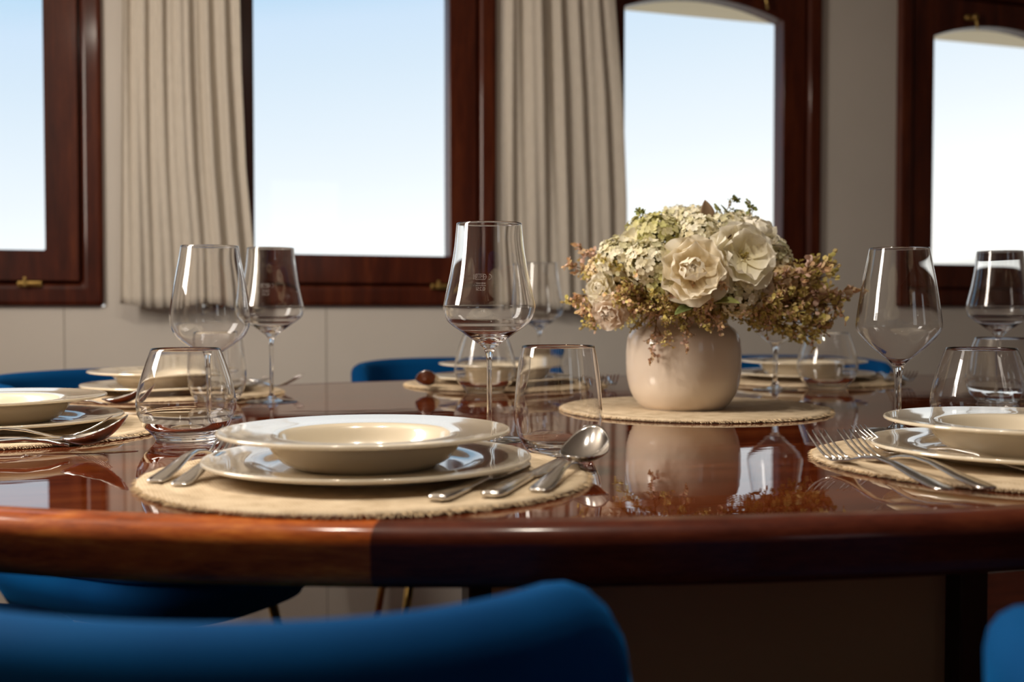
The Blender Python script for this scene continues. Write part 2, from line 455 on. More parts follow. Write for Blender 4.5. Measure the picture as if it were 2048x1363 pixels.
# where the segment coloured as lit from the left ends: world (-.098,.716)
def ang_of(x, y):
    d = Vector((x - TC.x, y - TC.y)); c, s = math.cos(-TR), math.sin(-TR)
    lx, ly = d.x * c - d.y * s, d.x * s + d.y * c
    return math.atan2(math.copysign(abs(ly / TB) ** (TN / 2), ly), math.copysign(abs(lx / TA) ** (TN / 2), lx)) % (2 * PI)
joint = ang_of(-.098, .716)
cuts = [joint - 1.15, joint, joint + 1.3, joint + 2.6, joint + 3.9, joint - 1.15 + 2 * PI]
for k in range(5):
    bm = bmesh.new(); t0, t1 = cuts[k] , cuts[k + 1]
    n = max(8, int(NSEG * (t1 - t0) / (2 * PI)))
    rings = [ring_at(bm, p[0], p[1], t0, t1, n, False) for p in prof]
    rings.append(rings[0])
    for a, b in zip(rings, rings[1:]):
        for i in range(n): bm.faces.new((a[i], a[i + 1], b[i + 1], b[i]))
    o = obj('edge_moulding', bm, M['edge_left_lit'] if k == 0 else M['edge_dark'], table)
    if k == 0: o['label'] = 'edge moulding at the near left, coloured orange-brown as lit from the left'
# pedestal
def tl(x, y):      # world -> table local
    d = Vector((x - TC.x, y - TC.y)); c, s = math.cos(-TR), math.sin(-TR)
    return d.x * c - d.y * s, d.x * s + d.y * c
pl = tl(-.048, 1.36); pr = tl(.535, 1.43)
x0, x1 = pl[0], pr[0]; y0 = -.16; y1 = .16
x0, x1 = -.315, .285
bm = bmesh.new(); box(bm, x0 + .012, x1 - .012, y0 + .01, y1 - .01, .03, TZ - .05)
obj('pedestal', bm, M['panel'], table, smooth=False)
for (a, b) in ((x0, y0), (x1, y0), (x0, y1), (x1, y1)):
    bm = bmesh.new(); w = .022; box(bm, a - w, a + w, b - w, b + w, 0, TZ - .045)
    bevel(obj('leg', bm, M['post'], table, smooth=False), .003, 2)

# ------------------------------------------------------------------ chairs
def make_chair():
    root = empty('dining_chair', (0, 0, 0))
    HW, DB = .262, .245
    TOP, BOT = .768, .395
    PM = 1.68
    NP = 96
    tot = []
    def plan(ph, off):
        # ph 0 = back (-y)
        e = 2.5
        a, b = HW - off, DB - off
        s, c = math.sin(ph), math.cos(ph)
        x = a * math.copysign(abs(s) ** (2 / e), s)
        y = -b * math.copysign(abs(c) ** (2 / e), c)
        if c < 0: y = -b * c * .8
        return Vector((x, y))
    phs = [-PM + 2 * PM * i / NP for i in range(NP + 1)]
    pts = [plan(p, 0) for p in phs]
    al = [0]
    for p, q in zip(pts, pts[1:]): al.append(al[-1] + (q - p).length)
    Lt = al[-1]; RC = .075
    bm = bmesh.new(); rings = []
    T = .040
    for i, ph in enumerate(phs):
        d = min(al[i], Lt - al[i]); dr = 0
        if d < RC: dr = RC - math.sqrt(max(0, RC * RC - (RC - d) ** 2))
        top = TOP - dr - .012 * (abs(ph) / PM) ** 2
        ring = []
        def P(off, z):
            k = (TOP - z) / (TOP - BOT)          # the shell tapers in towards the seat
            return plan(ph, off + .045 * k ** 2)
        r = T / 2
        for z in (BOT, BOT + .1, BOT + .2, top - .06, top - r): ring.append((0.0, z))
        for k in range(1, 8):
            a = PI * k / 8; ring.append((r - r * math.cos(a), top - r + r * math.sin(a)))
        for z in (top - r, top - .06, BOT + .2, BOT + .1, BOT): ring.append((T, z))
        rings.append([bm.verts.new((*P(o_, z), z)) for o_, z in ring])
    n = len(rings[0])
    for a, b in zip(rings, rings[1:]):
        for k in range(n): bm.faces.new((a[k], a[(k + 1) % n], b[(k + 1) % n], b[k]))
    bm.faces.new(rings[0][::-1]); bm.faces.new(rings[-1])
    o = obj('backrest', bm, M['velvet'], root); bevel(o, .012, 3, .9)
    # seat
    def slab(zs, ax, ay, cy):
        bm = bmesh.new(); R = []
        for off, z in zs:
            R.append([bm.verts.new((sup(ax - off, ay - off, 2 * PI * i / 64, 3.2)[0], cy + sup(ax - off, ay - off, 2 * PI * i / 64, 3.2)[1], z)) for i in range(64)])
        for a, b in zip(R, R[1:]):
            for i in range(64): bm.faces.new((a[i], a[(i + 1) % 64], b[(i + 1) % 64], b[i]))
        bm.faces.new(R[0][::-1]); bm.faces.new(R[-1]); return bm
    obj('seat', slab([(.02, .425), (.004, .435), (0, .45), (0, .465), (.006, .482), (.02, .490), (.06, .495)], .225, .285, .072), M['velvet'], root)
    obj('seat_pan', slab([(.06, .345), (.025, .352), (.004, .395), (0, .41), (.01, .428)], .235, .285, .065), M['velvet'], root)
    for sx in (-1, 1):
        for sy in (-1, 1):
            bm = bmesh.new()
            tube(bm, [(sx * .15, .04 + sy * .16, .385), (sx * .205, .04 + sy * .215, 0.0)], [.011, .007], 12)
            obj('leg', bm, M['brass'], root)
    return root
ch0 = make_chair()
def face(x, y): return math.atan2(y, x) - PI / 2
chairs = [
    ((-.178, .680), -.43, 'blue velvet tub chair in the near foreground, back turned, left of centre'),
    ((.466, .412), -.535, 'blue velvet tub chair cut off by the lower right corner'),
    ((-.735, 2.115), face(.88, -.47), 'blue velvet tub chair behind the stacked plates at the far left'),
    ((-.115, 2.60), face(.25, -1), 'blue velvet tub chair behind the far side, showing left of the centre wine glass'),
    ((.685, 2.73), face(-.12, -1), 'blue velvet tub chair at the far side, mostly hidden by the vase'),
    ((-.90, 1.28), face(.98, .1), 'blue velvet tub chair at the near left end, only the seat showing under the tabletop'),
]
for i, (p, r, l) in enumerate(chairs):
    c = ch0 if i == 0 else copy_tree(ch0)
    c.location = (p[0], p[1], 0); c.rotation_euler = (0, 0, r)
    tag(c, l, 'chair', 'blue chairs around the table')

# ------------------------------------------------------------------ placemats
MT = .005
def make_mat():
    bm = bmesh.new(); N = 160; rnd = random.Random(2)
    wob = [.0012 * math.sin(5 * 2 * PI * i / N) + rnd.uniform(-.0006, .0006) for i in range(N)]
    prof = [(.0, MT), (.06, MT), (.12, MT), (.166, MT), (.1685, MT - .0009), (.171, MT), (.183, MT + .0002), (.1868, MT - .0012), (.1875, .0025), (.186, .0004), (.12, .0002), (0, .0002)]
    R = []
    for r, z in prof:
        if r == 0: R.append([bm.verts.new((0, 0, z))]); continue
        R.append([bm.verts.new(((r + (wob[i] if r > .17 else 0)) * math.cos(2 * PI * i / N), (r + (wob[i] if r > .17 else 0)) * math.sin(2 * PI * i / N), z)) for i in range(N)])
    for a, b in zip(R, R[1:]):
        for i in range(N):
            j = (i + 1) % N
            if len(a) == 1: bm.faces.new((a[0], b[i], b[j]))
            elif len(b) == 1: bm.faces.new((a[i], a[j], b[0]))
            else: bm.faces.new((a[i], a[j], b[j], b[i]))
    root = obj('placemat', bm, M['jute'])
    bm = bmesh.new()
    for k in range(900):
        a = 2 * PI * (k + rnd.random()) / 900; l = rnd.uniform(.003, .0075); w = .0006
        d = Vector((math.cos(a), math.sin(a), 0)); t = Vector((-d.y, d.x, 0)); z0 = rnd.uniform(.0012, MT - .0012)
        p0 = d * .186 + Vector((0, 0, z0)); p1 = d * (.186 + l) + t * rnd.uniform(-.002, .002) + Vector((0, 0, max(.0006, z0 - rnd.uniform(.0005, .002))))
        v = [bm.verts.new(q) for q in (p0 - t * w, p0 + t * w, p0 + Vector((0, 0, w * 1.4)), p1)]
        bm.faces.new((v[0], v[1], v[3])); bm.faces.new((v[1], v[2], v[3])); bm.faces.new((v[2], v[0], v[3]))
    f = obj('fringe', bm, M['fringe'], root, smooth=False); f['kind'] = 'stuff'
    return root
SET = {'A': (-.122, .932), 'B': (-.598, 1.278), 'C': (-.574, 1.832), 'D': (-.012, 2.062), 'E': (.572, 2.163), 'G': (.474, 1.020)}
WHERE = {'A': 'in the centre foreground', 'B': 'at the left edge', 'C': 'at the far left', 'D': 'beyond the centre wine glass', 'E': 'beyond and right of the vase', 'G': 'at the right edge'}
mat0 = make_mat()
mats = [('A', SET['A']), ('B', SET['B']), ('C', SET['C']), ('D', SET['D']), ('E', SET['E']), ('G', SET['G']), ('V', (.258, 1.553))]
for i, (k, p) in enumerate(mats):
    o = mat0 if i == 0 else copy_tree(mat0)
    o.location = (p[0], p[1], TZ); o.rotation_euler = (0, 0, i * 1.3 if i else .4)
    l = 'round beige woven placemat under the vase of flowers' if k == 'V' else 'round beige woven placemat under the plates ' + WHERE[k]
    tag(o, l, 'placemat', 'round woven placemats')

# ------------------------------------------------------------------ plates
def make_charger():
    bm = bmesh.new()
    top = [(0, .0055), (.070, .0055), (.084, .0062), (.092, .0095), (.100, .0115), (.120, .0125), (.134, .0138), (.1375, .0142), (.1384, .0128)]
    bot = [(.1384, .0128), (.1365, .0108), (.120, .0090), (.100, .0078), (.090, .0040), (.086, .0006), (.083, 0.0), (.080, .0008), (.076, .0022), (0, .0022)]
    lathe(bm, smooth_profile(top, 4)[:-1] + smooth_profile(bot, 3), 96)
    return obj('dinner_plate', bm, M['plate'])
def make_soup():
    bm = bmesh.new()
    top = [(0, .0045), (.045, .0045), (.056, .0060), (.064, .0120), (.071, .0235), (.0755, .0272), (.082, .0283), (.100, .0292), (.118, .0308), (.1225, .0312), (.1236, .0300)]
    bot = [(.1236, .0300), (.1218, .0280), (.105, .0258), (.090, .0243), (.083, .0215), (.079, .0150), (.072, .0065), (.064, .0020), (.060, .0003), (.0575, 0), (.055, .0008), (.052, .0020), (0, .0020)]
    lathe(bm, smooth_profile(top, 4)[:-1] + smooth_profile(bot, 3), 96)
    return obj('soup_plate', bm, M['plate'])
ch_p, so_p = make_charger(), make_soup()
SO = {'A': (-.125, .934), 'B': (-.606, 1.287), 'C': (-.575, 1.825), 'D': (-.014, 2.062), 'E': (.573, 2.167), 'G': (.475, 1.019)}
for i, k in enumerate('ABCDEG'):
    a = ch_p if i == 0 else ch_p.copy(); b = so_p if i == 0 else so_p.copy()
    if i: C.objects.link(a); C.objects.link(b)
    a.location = (*SET[k], TZ + MT); b.location = (*SO[k], TZ + MT + .0056)
    tag(a, 'flat cream dinner plate on the placemat ' + WHERE[k], 'plate', 'flat cream dinner plates')
    tag(b, 'deep cream soup plate stacked on the flat plate ' + WHERE[k], 'plate', 'cream soup plates')

# ------------------------------------------------------------------ glasses
def shell(outer, thick, floor_z, seg=72, n=5, inner_bottom=None):
    """outer: (r,z) from bottom to rim for the bowl; inner wall offset"""
    return None
def wine_glass(bowl, stem_r, foot_r, name='wine_glass'):
    """bowl: outer profile from rim to bowl bottom, (r,z)"""
    o_prof = smooth_profile(bowl, 5)
    zb = bowl[-1][1]
    t = .0010
    inner = [(max(r - t - .0006 * max(0, (0.12 - z)) * 10, 0), z) for r, z in bowl if z > zb + .012]
    inner = [(bowl[0][0] - t * .7, bowl[0][1])] + inner[1:]
    last = inner[-1]
    inner += [(last[0] * .55, last[1] - (last[1] - zb) * .30), (0.0, last[1] - (last[1] - zb) * .42)]
    i_prof = smooth_profile(inner, 5)
    i_prof = [(max(r, 0), z) for r, z in i_prof]; i_prof[-1] = (0, i_prof[-1][1])
    rim = [(bowl[0][0] - t * .35, bowl[0][1] + t * .4)]
    stem = smooth_profile([(bowl[-1][0], zb), (stem_r, zb - .010), (stem_r * .92, zb * .6), (stem_r * .95, .020), (stem_r * 1.25, .011), (.010, .0050), (foot_r * .55, .0026), (foot_r * .93, .0016), (foot_r, .0010), (foot_r * .985, .0002), (foot_r * .5, .0001)], 6)
    prof = i_prof[::-1] + rim + o_prof + stem[1:] + [(0, .0001)]
    bm = bmesh.new(); lathe(bm, prof, 80)
    return obj(name, bm, M['glass'])
conc = [(.0352, .2352), (.0365, .222), (.0381, .207), (.0425, .1815), (.0475, .160), (.0500, .149), (.0502, .1435), (.0470, .132), (.0395, .1245), (.0300, .1180), (.0180, .1095), (.0095, .1030), (.0055, .0980)]
roun = [(.0367, .2245), (.0395, .208), (.0430, .190), (.0468, .169), (.0503, .146), (.0514, .131), (.0500, .120), (.0445, .108), (.0360, .1000), (.0240, .0915), (.0130, .0850), (.0070, .0790), (.0052, .0740)]
angl = [(.0335, .2134), (.0365, .198), (.0420, .1697), (.0460, .143), (.0480, .127), (.0475, .1195), (.0430, .1120), (.0330, .1010), (.0210, .0905), (.0110, .0825), (.0065, .0760), (.0052, .0700)]
wg = {'c': wine_glass(conc, .0031, .0385), 'r': wine_glass(roun, .0038, .0390), 'a': wine_glass(angl, .0042, .0385)}
def tumbler(outer, base_t, t=.0013, name='tumbler'):
    o_p = smooth_profile(outer, 5)
    inner = [(outer[0][0] - t * .7, outer[0][1])] + [(r - t, z) for r, z in outer[1:] if z > base_t + .010]
    r0, z0 = inner[-1]
    inner += [(r0 * .90, base_t + .006), (r0 * .70, base_t + .0015), (r0 * .35, base_t), (0, base_t)]
    i_p = smooth_profile(inner, 5); i_p = [(max(0, r), z) for r, z in i_p]; i_p[-1] = (0, base_t)
    prof = i_p[::-1] + [(outer[0][0] - t * .35, outer[0][1] + t * .4)] + o_p + [(outer[-1][0] - .002, 0.0), (outer[-1][0] - .006, .0006), (0, .0010)]
    bm = bmesh.new(); lathe(bm, prof, 80)
    return obj(name, bm, M['glass'])
tall = [(.0358, .1065), (.0385, .094), (.0412, .075), (.0430, .056), (.0437, .043), (.0428, .030), (.0395, .018), (.0340, .0080), (.0290, .0030), (.0265, .0006)]
rnd_ = [(.0368, .0995), (.0430, .083), (.0490, .064), (.0525, .048), (.0530, .038), (.0512, .028), (.0450, .016), (.0385, .0085), (.0345, .0040), (.0325, .0006)]
tb = {'t': tumbler(tall, .0075), 'r': tumbler(rnd_, .0085)}
first = {}
def put(kind, table_, x, y, label, cat, group):
    src = table_[kind]
    if id(src) in first: o = src.copy(); C.objects.link(o)
    else: o = src; first[id(src)] = 1
    o.location = (x, y, TZ); tag(o, label, cat, group); return o
GW, GT = 'wine glasses on the table', 'stemless tumblers on the table'
glassA = put('c', wg, -.0247, 1.195, 'tall clear wine glass with etched measure mark standing in the centre, tallest in view', 'wine glass', GW)
put('r', wg, -.395, 1.440, 'clear wine glass with rounded bowl standing behind the left tumbler', 'wine glass', GW)
gC = put('c', wg, -.3690, 1.685, 'clear wine glass with flared bowl, right of and behind the rounded one on the left', 'wine glass', GW)
put('c', wg, .0560, 2.245, 'blurred wine glass far behind the centre, its bowl against the second curtain', 'wine glass', GW)
put('a', wg, .4655, 1.943, 'wine glass half hidden by the trailing sprigs right of the vase', 'wine glass', GW)
put('c', wg, .7880, 1.780, 'wine glass at the right edge behind the two overlapping tumblers', 'wine glass', GW)
put('a', wg, .4510, 1.283, 'clear wine glass with angular bowl standing behind the right plates', 'wine glass', GW)
put('t', tb, .0456, 1.085, 'tall clear tumbler right of the centre wine glass, in front of the vase mat', 'tumbler', GT)
put('r', tb, -.3575, 1.205, 'round clear tumbler in the left foreground in front of the rounded wine glass', 'tumbler', GT)
put('t', tb, -.4490, 1.672, 'tumbler seen through the left wine glass stem, by the far left plates', 'tumbler', GT)
put('r', tb, -.0460, 1.878, 'round tumbler behind the centre wine glass stem, by the far plates', 'tumbler', GT)
put('r', tb, .5640, 1.965, 'round tumbler right of the vase, in front of the far right plates', 'tumbler', GT)
put('r', tb, .5180, 1.213, 'round tumbler directly behind the right soup plate, nearer of two overlapping', 'tumbler', GT)
put('r', tb, .7300, 1.640, 'tumbler at the right edge, farther of two overlapping', 'tumbler', GT)

# etched measure mark (seen from inside, so it reads mirrored)
def text_mesh(s, size):
    cu = bpy.data.curves.new('t', 'FONT'); cu.body = s; cu.size = size; cu.extrude = 0
    cu.align_x = 'CENTER'; cu.align_y = 'CENTER'
    o = bpy.data.objects.new('t', cu); C.objects.link(o)
    dg = bpy.context.evaluated_depsgraph_get(); me = bpy.data.meshes.new_from_object(o.evaluated_get(dg))
    bpy.data.objects.remove(o); return me
def etching(parent, zc, phi, glass_prof, logo=False):
    """marks on the outer far wall of the bowl; local u to the viewer's left"""
    bm = bmesh.new()
    def add_text(s, size, u, v, rot=0, sx=1):
        me = text_mesh(s, size); b2 = bmesh.new(); b2.from_mesh(me)
        mp = {}
        for f in b2.faces:
            vs = []
            for q in f.verts:
                if q.index not in mp:
                    x, y = q.co.x * sx, q.co.y
                    x, y = x * math.cos(rot) - y * math.sin(rot), x * math.sin(rot) + y * math.cos(rot)
                    mp[q.index] = bm.verts.new((x + u, y + v, 0))
                vs.append(mp[q.index])
            try: bm.faces.new(vs)
            except ValueError: pass
        b2.free()
    def bar(x0, x1, y0, y1):
        n = max(1, int(abs(x1 - x0) / .002)); 
        for k in range(n):
            a = x0 + (x1 - x0) * k / n; b = x0 + (x1 - x0) * (k + 1) / n
            bm.faces.new([bm.verts.new(p) for p in ((a, y0, 0), (b, y0, 0), (b, y1, 0), (a, y1, 0))])
    def arc(cx, cy, r, a0, a1, w=.00028):
        n = 16
        for k in range(n):
            a, b = a0 + (a1 - a0) * k / n, a0 + (a1 - a0) * (k + 1) / n
            bm.faces.new([bm.verts.new((cx + rr * math.cos(t), cy + rr * math.sin(t), 0)) for rr, t in ((r - w, a), (r - w, b), (r + w, b), (r + w, a))])
    w = .00028; h = .0030
    arc(-.0085, .0085, h, PI * .5, PI * 1.5)                       # C
    arc(-.0027, .0085, h, PI * .5, PI * 1.5); bar(-.0055, -.003, .0085 - w, .0085 + w)   # E
    bar(-.0027, .0068, .0085 + h - w, .0085 + h + w); bar(-.0027, .0068, .0085 - h - w, .0085 - h + w)
    bar(-.0027 - w, -.0027 + w, .0055, .0115); bar(.0068 - w, .0068 + w, .0055, .0115)
    add_text('M15', .0052, .0020, .0085)
    add_text('0102', .0030, .0090, .0085, PI / 2)
    add_text('wasser', .0042, .0005, .0015)
    bar(-.0055, .0065, -.0012 - w, -.0012 + w)
    add_text('0,25l', .0056, .0005, -.0052)
    if logo:
        bm.clear(); add_text('W', .0040, -.002, -.030, 0, 1.2)
    pr = sorted([(z, r) for r, z in glass_prof])
    def rad(z):
        for (z0, r0), (z1, r1) in zip(pr, pr[1:]):
            if z0 <= z <= z1: return r0 + (r1 - r0) * (z - z0) / (z1 - z0)
        return pr[-1][1]
    for v in bm.verts:
        u, z = v.co.x, zc + v.co.y
        r = rad(z) + .00035
        a = phi + u / r          # the text reads correctly from outside, mirrored from inside
        v.co = (r * math.cos(a), r * math.sin(a), z)
    o = obj('etched_logo' if logo else 'etched_mark', bm, M['etch'], parent, smooth=False)
    return o
etching(glassA, .1705, math.radians(103), conc)
etching(glassA, .1705, math.radians(103), conc, True)
etching(gC, .1705, math.radians(112), conc)

# ------------------------------------------------------------------ cutlery (local: handle end at origin, pointing +y)
def make_spoon():
    bm = bmesh.new()
    secs = []
    for y, z, w, t in ((0, .0022, .010, .0018), (.003, .0022, .0155, .0026), (.012, .0028, .0185, .003), (.035, .0050, .0160, .003), (.065, .0090, .0105, .0032), (.090, .0105, .0075, .0035), (.110, .0085, .0062, .0036), (.123, .0050, .0066, .0034), (.130, .0036, .0085, .0026)):
        secs.append((0, y, z, w, t))
    strip(bm, secs, 12)
    # bowl: dish with the tip raised
    NU, NV = 18, 28; G = []; L, Wd = .068, .0425; y0 = .1255; tilt = math.radians(20)
    for layer in (0, 1):
        g = []
        for i in range(NU + 1):
            rr = i / NU; row = []
            for k in range(NV):
                a = 2 * PI * k / NV
                ux, uy = rr * math.cos(a), rr * math.sin(a)
                egg = 1 + .16 * uy * -1
                x = Wd / 2 * ux * (1 - .13 * uy); y = L / 2 * uy
                z = .0098 * (rr ** 2.2) - .0098 + (layer * -.0013)
                yy = y + L / 2; zz = z + .0098
                Y = y0 + yy * math.cos(tilt) - zz * math.sin(tilt); Z = .0035 + yy * math.sin(tilt) * .92 + zz * math.cos(tilt) - .0065 * (1 - min(1, yy / .02)) * 0 - .0062 * math.sin(PI * min(1, yy / L)) - .0008
                row.append(bm.verts.new((x, Y, max(Z, .0012 - layer * .0008))))
                if i == 0: row = [row[0]]; break
            g.append(row)
        G.append(g)
    for layer, g in enumerate(G):
        for i in range(NU):
            for k in range(NV):
                j = (k + 1) % NV
                if i == 0: bm.faces.new((g[0][0], g[1][k], g[1][j]))
                else: bm.faces.new((g[i][k], g[i + 1][k], g[i + 1][j], g[i][j]))
    for k in range(NV):
        j = (k + 1) % NV; bm.faces.new((G[0][NU][k], G[0][NU][j], G[1][NU][j], G[1][NU][k]))
    return obj('spoon', bm, M['steel'])
def make_fork():
    bm = bmesh.new()
    strip(bm, [(0, y, z, w, t) for y, z, w, t in ((0, .0022, .010, .0018), (.003, .0022, .0150, .0026), (.012, .0028, .0175, .003), (.040, .0060, .0145, .003), (.075, .0115, .0090, .0034), (.100, .0130, .0070, .0036), (.122, .0105, .0062, .0036), (.140, .0060, .0085, .0028), (.152, .0034, .0180, .0022), (.163, .0026, .0225, .0019), (.170, .0032, .0228, .0018))], 12)
    for k in range(4):
        x = -.0094 + k * .00627
        strip(bm, [(x, .166, .0030, .0030, .0018), (x * 1.0, .178, .0060, .0026, .0018), (x, .192, .0118, .0024, .0017), (x, .205, .0190, .0021, .0015), (x, .2125, .0240, .0014, .0011)], 8)
    return obj('fork', bm, M['steel'])
def make_knife():
    bm = bmesh.new()
    strip(bm, [(0, y, .0034, w, t) for y, w, t in ((0, .011, .003), (.003, .0165, .0052), (.012, .0185, .0062), (.050, .0150, .0060), (.085, .0115, .0058), (.098, .0100, .0052), (.104, .0090, .0030))], 12)
    strip(bm, [(x, y, .0026, w, t) for x, y, w, t in ((0, .100, .0095, .0024), (.0005, .106, .0150, .0018), (.001, .130, .0185, .0015), (.001, .165, .0190, .0013), (.0, .190, .0165, .0011), (-.003, .205, .0100, .0009), (-.006, .213, .0030, .0007))], 10)
    return obj('table_knife', bm, M['steel'])
cut = {'spoon': make_spoon(), 'fork': make_fork(), 'table_knife': make_knife()}
def lay(kind, x, y, dx, dy, label, z=MT, tiltx=0.0, sc_=1.0, roll=0.0):
    src = cut[kind]
    if id(src) in first: o = src.copy(); C.objects.link(o)
    else: o = src; first[id(src)] = 1
    o.location = (x, y, TZ + z); o.rotation_euler = (tiltx, roll, face(dx, dy)); o.scale = (sc_,) * 3
    tag(o, label, {'spoon': 'spoon', 'fork': 'fork', 'table_knife': 'knife'}[kind], {'spoon': 'spoons', 'fork': 'forks', 'table_knife': 'knives'}[kind] + ' at the place settings'); return o
# A
lay('table_knife', -.0540, .782, .33, .94, 'steel knife nearest the plate in the near centre setting, leftmost of three handles')
lay('table_knife', -.0160, .797, .31, .95, 'steel knife in the near centre setting, between another knife and the spoon')
lay('spoon', .0190, .822, .30, .954, 'steel spoon in the near centre setting, bowl in front of the tall tumbler')
lay('fork', -.2830, .866, .04, 1, 'steel fork left of the near centre plates, outer of two handles')
lay('fork', -.2590, .850, .06, 1, 'steel fork left of the near centre plates, inner of two handles')
# B
lay('spoon', -.5650, 1.056, .975, .20, 'steel spoon at the left edge, bowl overhanging the placemat rim')
lay('table_knife', -.6050, 1.120, .98, .17, 'steel knife lying between the spoon and the plates at the left edge')
lay('fork', -.6280, 1.140, .985, .16, 'steel fork with tines showing left of the round tumbler', sc_=.95)
# C
lay('spoon', -.6950, 1.512, .97, .24, 'steel spoon of the far left setting, bowl reflecting red-brown wood')
lay('fork', -.5650, 1.978, .93, -.34, 'steel fork of the far left setting, tines by the flared wine glass stem')
lay('fork', -.5800, 2.012, .80, -.55, 'steel fork of the far left setting, farther from the viewer', z=MT, sc_=.9)
# D
lay('spoon', -.1500, 2.060, .02, -1, 'steel spoon of the far centre setting, bowl reflecting red-brown wood')
lay('fork', .1480, 2.150, .02, -1, 'steel fork of the far centre setting, its tines nearest the vase')
lay('fork', .1720, 2.130, .02, -1, 'steel fork of the far centre setting, beside the one nearest the vase')
# E
lay('fork', .7300, 2.235, -.10, -1, 'steel fork of the far right setting, right of the plates, inner')
lay('fork', .7550, 2.225, -.10, -1, 'steel fork of the far right setting, right of the plates, outer')
lay('table_knife', .4150, 2.270, .02, -1, 'steel knife of the far right setting, seen left of the plates')
# G
lay('fork', .3290, .826, -.20, .98, 'steel fork on the right placemat, leftmost, tines over the mat rim')
lay('fork', .3640, .832, -.22, .975, 'steel fork on the right placemat, second from the left')
lay('fork', .4450, .900, -.50, .86, 'steel fork partly under the right flat plate, only its tines showing', sc_=.98)

# ------------------------------------------------------------------ vase and flowers
VX, VY = .2385, 1.530
bm = bmesh.new()
vo = [(0, .0006), (.050, .0006), (.0560, .0012), (.0640, .0080), (.0735, .0240), (.0785, .0450), (.0795, .0650), (.0790, .0850), (.0760, .1010), (.0690, .1110), (.0630, .1150), (.0605, .1190), (.0612, .1260), (.0620, .1285)]
vi = [(.0605, .1300), (.0590, .1285), (.0580, .1190), (.0600, .1130), (.0720, .1000), (.0755, .0800), (.0750, .0450), (.060, .0110), (0, .0070)]
lathe(bm, smooth_profile(vo, 4) + smooth_profile(vi, 3), 96)
vase = obj('vase', bm, M['vase'], loc=(VX, VY, TZ + MT)); tag(vase, 'round glazed beige ceramic vase holding the flower arrangement', 'vase')

def colmesh(bm): return bm.loops.layers.float_color.new('Col')
def petal(bm, lay_, base, d, up, L, Wd, cup, curl, ruffle, col, rnd, base_col=None):
    """grid petal: grows from base along d, facing up"""
    d = d.normalized(); side = d.cross(up).normalized(); up = side.cross(d).normalized()
    NU, NV = 7, 7; ph = rnd.random() * 6; G = []
    for i in range(NU + 1):
        t = i / NU
        w = Wd * (.22 + .78 * math.sin(PI * min(1, t * .62 + .05)) ** 1.0) * (1 if t < .8 else 1 - .35 * ((t - .8) / .2) ** 2)
        row = []
        for k in range(NV + 1):
            s = 2 * k / NV - 1
            h = cup * L * math.sin(PI * t * .75) * -1 + cup * L * 1.0 * s * s * (0.4 + .4 * t) + curl * L * t ** 3
            h += ruffle * L * t * t * math.sin(5 * s + ph + 2 * t)
            y = L * t * (1 - .10 * s * s * t)
            p = base + d * y + side * (s * w / 2) + up * h
            row.append(bm.verts.new(p))
        G.append(row)
    for i in range(NU):
        for k in range(NV):
            f = bm.faces.new((G[i][k], G[i][k + 1], G[i + 1][k + 1], G[i + 1][k]))
            tt = (i + .5) / NU
            bc = base_col or col
            cc = [bc[j] * (1 - tt) + col[j] * tt for j in range(3)]
            for lp in f.loops: lp[lay_] = (*cc, 1)
def peony(seed, size, open_=1.0, tone=0):
    rnd = random.Random(seed)
    bm = bmesh.new(); ly = colmesh(bm)
    white = [(.95, .89, .76), (.95, .91, .81), (.93, .85, .74)][tone]; deep = [(.92, .78, .48), (.88, .80, .52), (.90, .74, .58)][tone]
    for ring, (n, tilt, L, Wd, cup) in enumerate(((7, 8, 1.0, .95, .12), (7, 32, .92, .85, .22), (6, 52, .78, .72, .30), (6, 68, .60, .55, .36), (5, 78, .44, .46, .40), (4, 84, .34, .40, .5))):
        if ring >= 3 and open_ > 1.2: continue
        for k in range(n):
            a = 2 * PI * (k + rnd.uniform(-.2, .2)) / n + ring * .5; el = math.radians(tilt / open_ + rnd.uniform(-9, 9))
            d = Vector((math.cos(a) * math.cos(el), math.sin(a) * math.cos(el), math.sin(el)))
            u = Vector((-math.cos(a) * math.sin(el), -math.sin(a) * math.sin(el), math.cos(el)))
            v = rnd.uniform(.93, 1.04)
            petal(bm, ly, Vector((0, 0, ring * .04 * size)) + d * size * .06, d, u, size * L * rnd.uniform(.9, 1.05), size * Wd * rnd.uniform(.9, 1.1), cup, rnd.uniform(-.15, .12) if ring < 3 else (.12, .25, .38)[ring - 3], .05 + .02 * ring, tuple(c * v for c in white), rnd, deep)
    o = obj('blossom_petals', bm, M['petal'])
    return o
def pistil(size):
    bm = bmesh.new(); ly = colmesh(bm); rnd = random.Random(5)
    for k in range(26):
        a = rnd.random() * 6.28; r = rnd.random() * .12 * size
        p = Vector((r * math.cos(a), r * math.sin(a), .02 * size)); q = p * 1.6 + Vector((0, 0, size * rnd.uniform(.18, .3)))
        tube(bm, [p, q], [size * .012, size * .018], 5)
    for f in bm.faces:
        for lp in f.loops: lp[ly] = (.62, .50, .16, 1)
    return bm
GREEN = (.16, .17, .05)
def stem_bm(base_local, col=GREEN, r=.0016):
    """stem from the flower head (origin) down to base_local"""
    bm = bmesh.new(); ly = colmesh(bm)
    b = Vector(base_local); mid = b + Vector((0, 0, .072))
    pts = [Vector((0, 0, 0)) * (1 - t) ** 2 + mid * 2 * t * (1 - t) + b * t * t for t in [k / 8 for k in range(9)]]
    tube(bm, pts, r, 6)
    for f in bm.faces:
        for lp in f.loops: lp[ly] = (*col, 1)
    return bm
ROOTP = Vector((VX, VY, TZ + .085))      # where the stems meet inside the vase
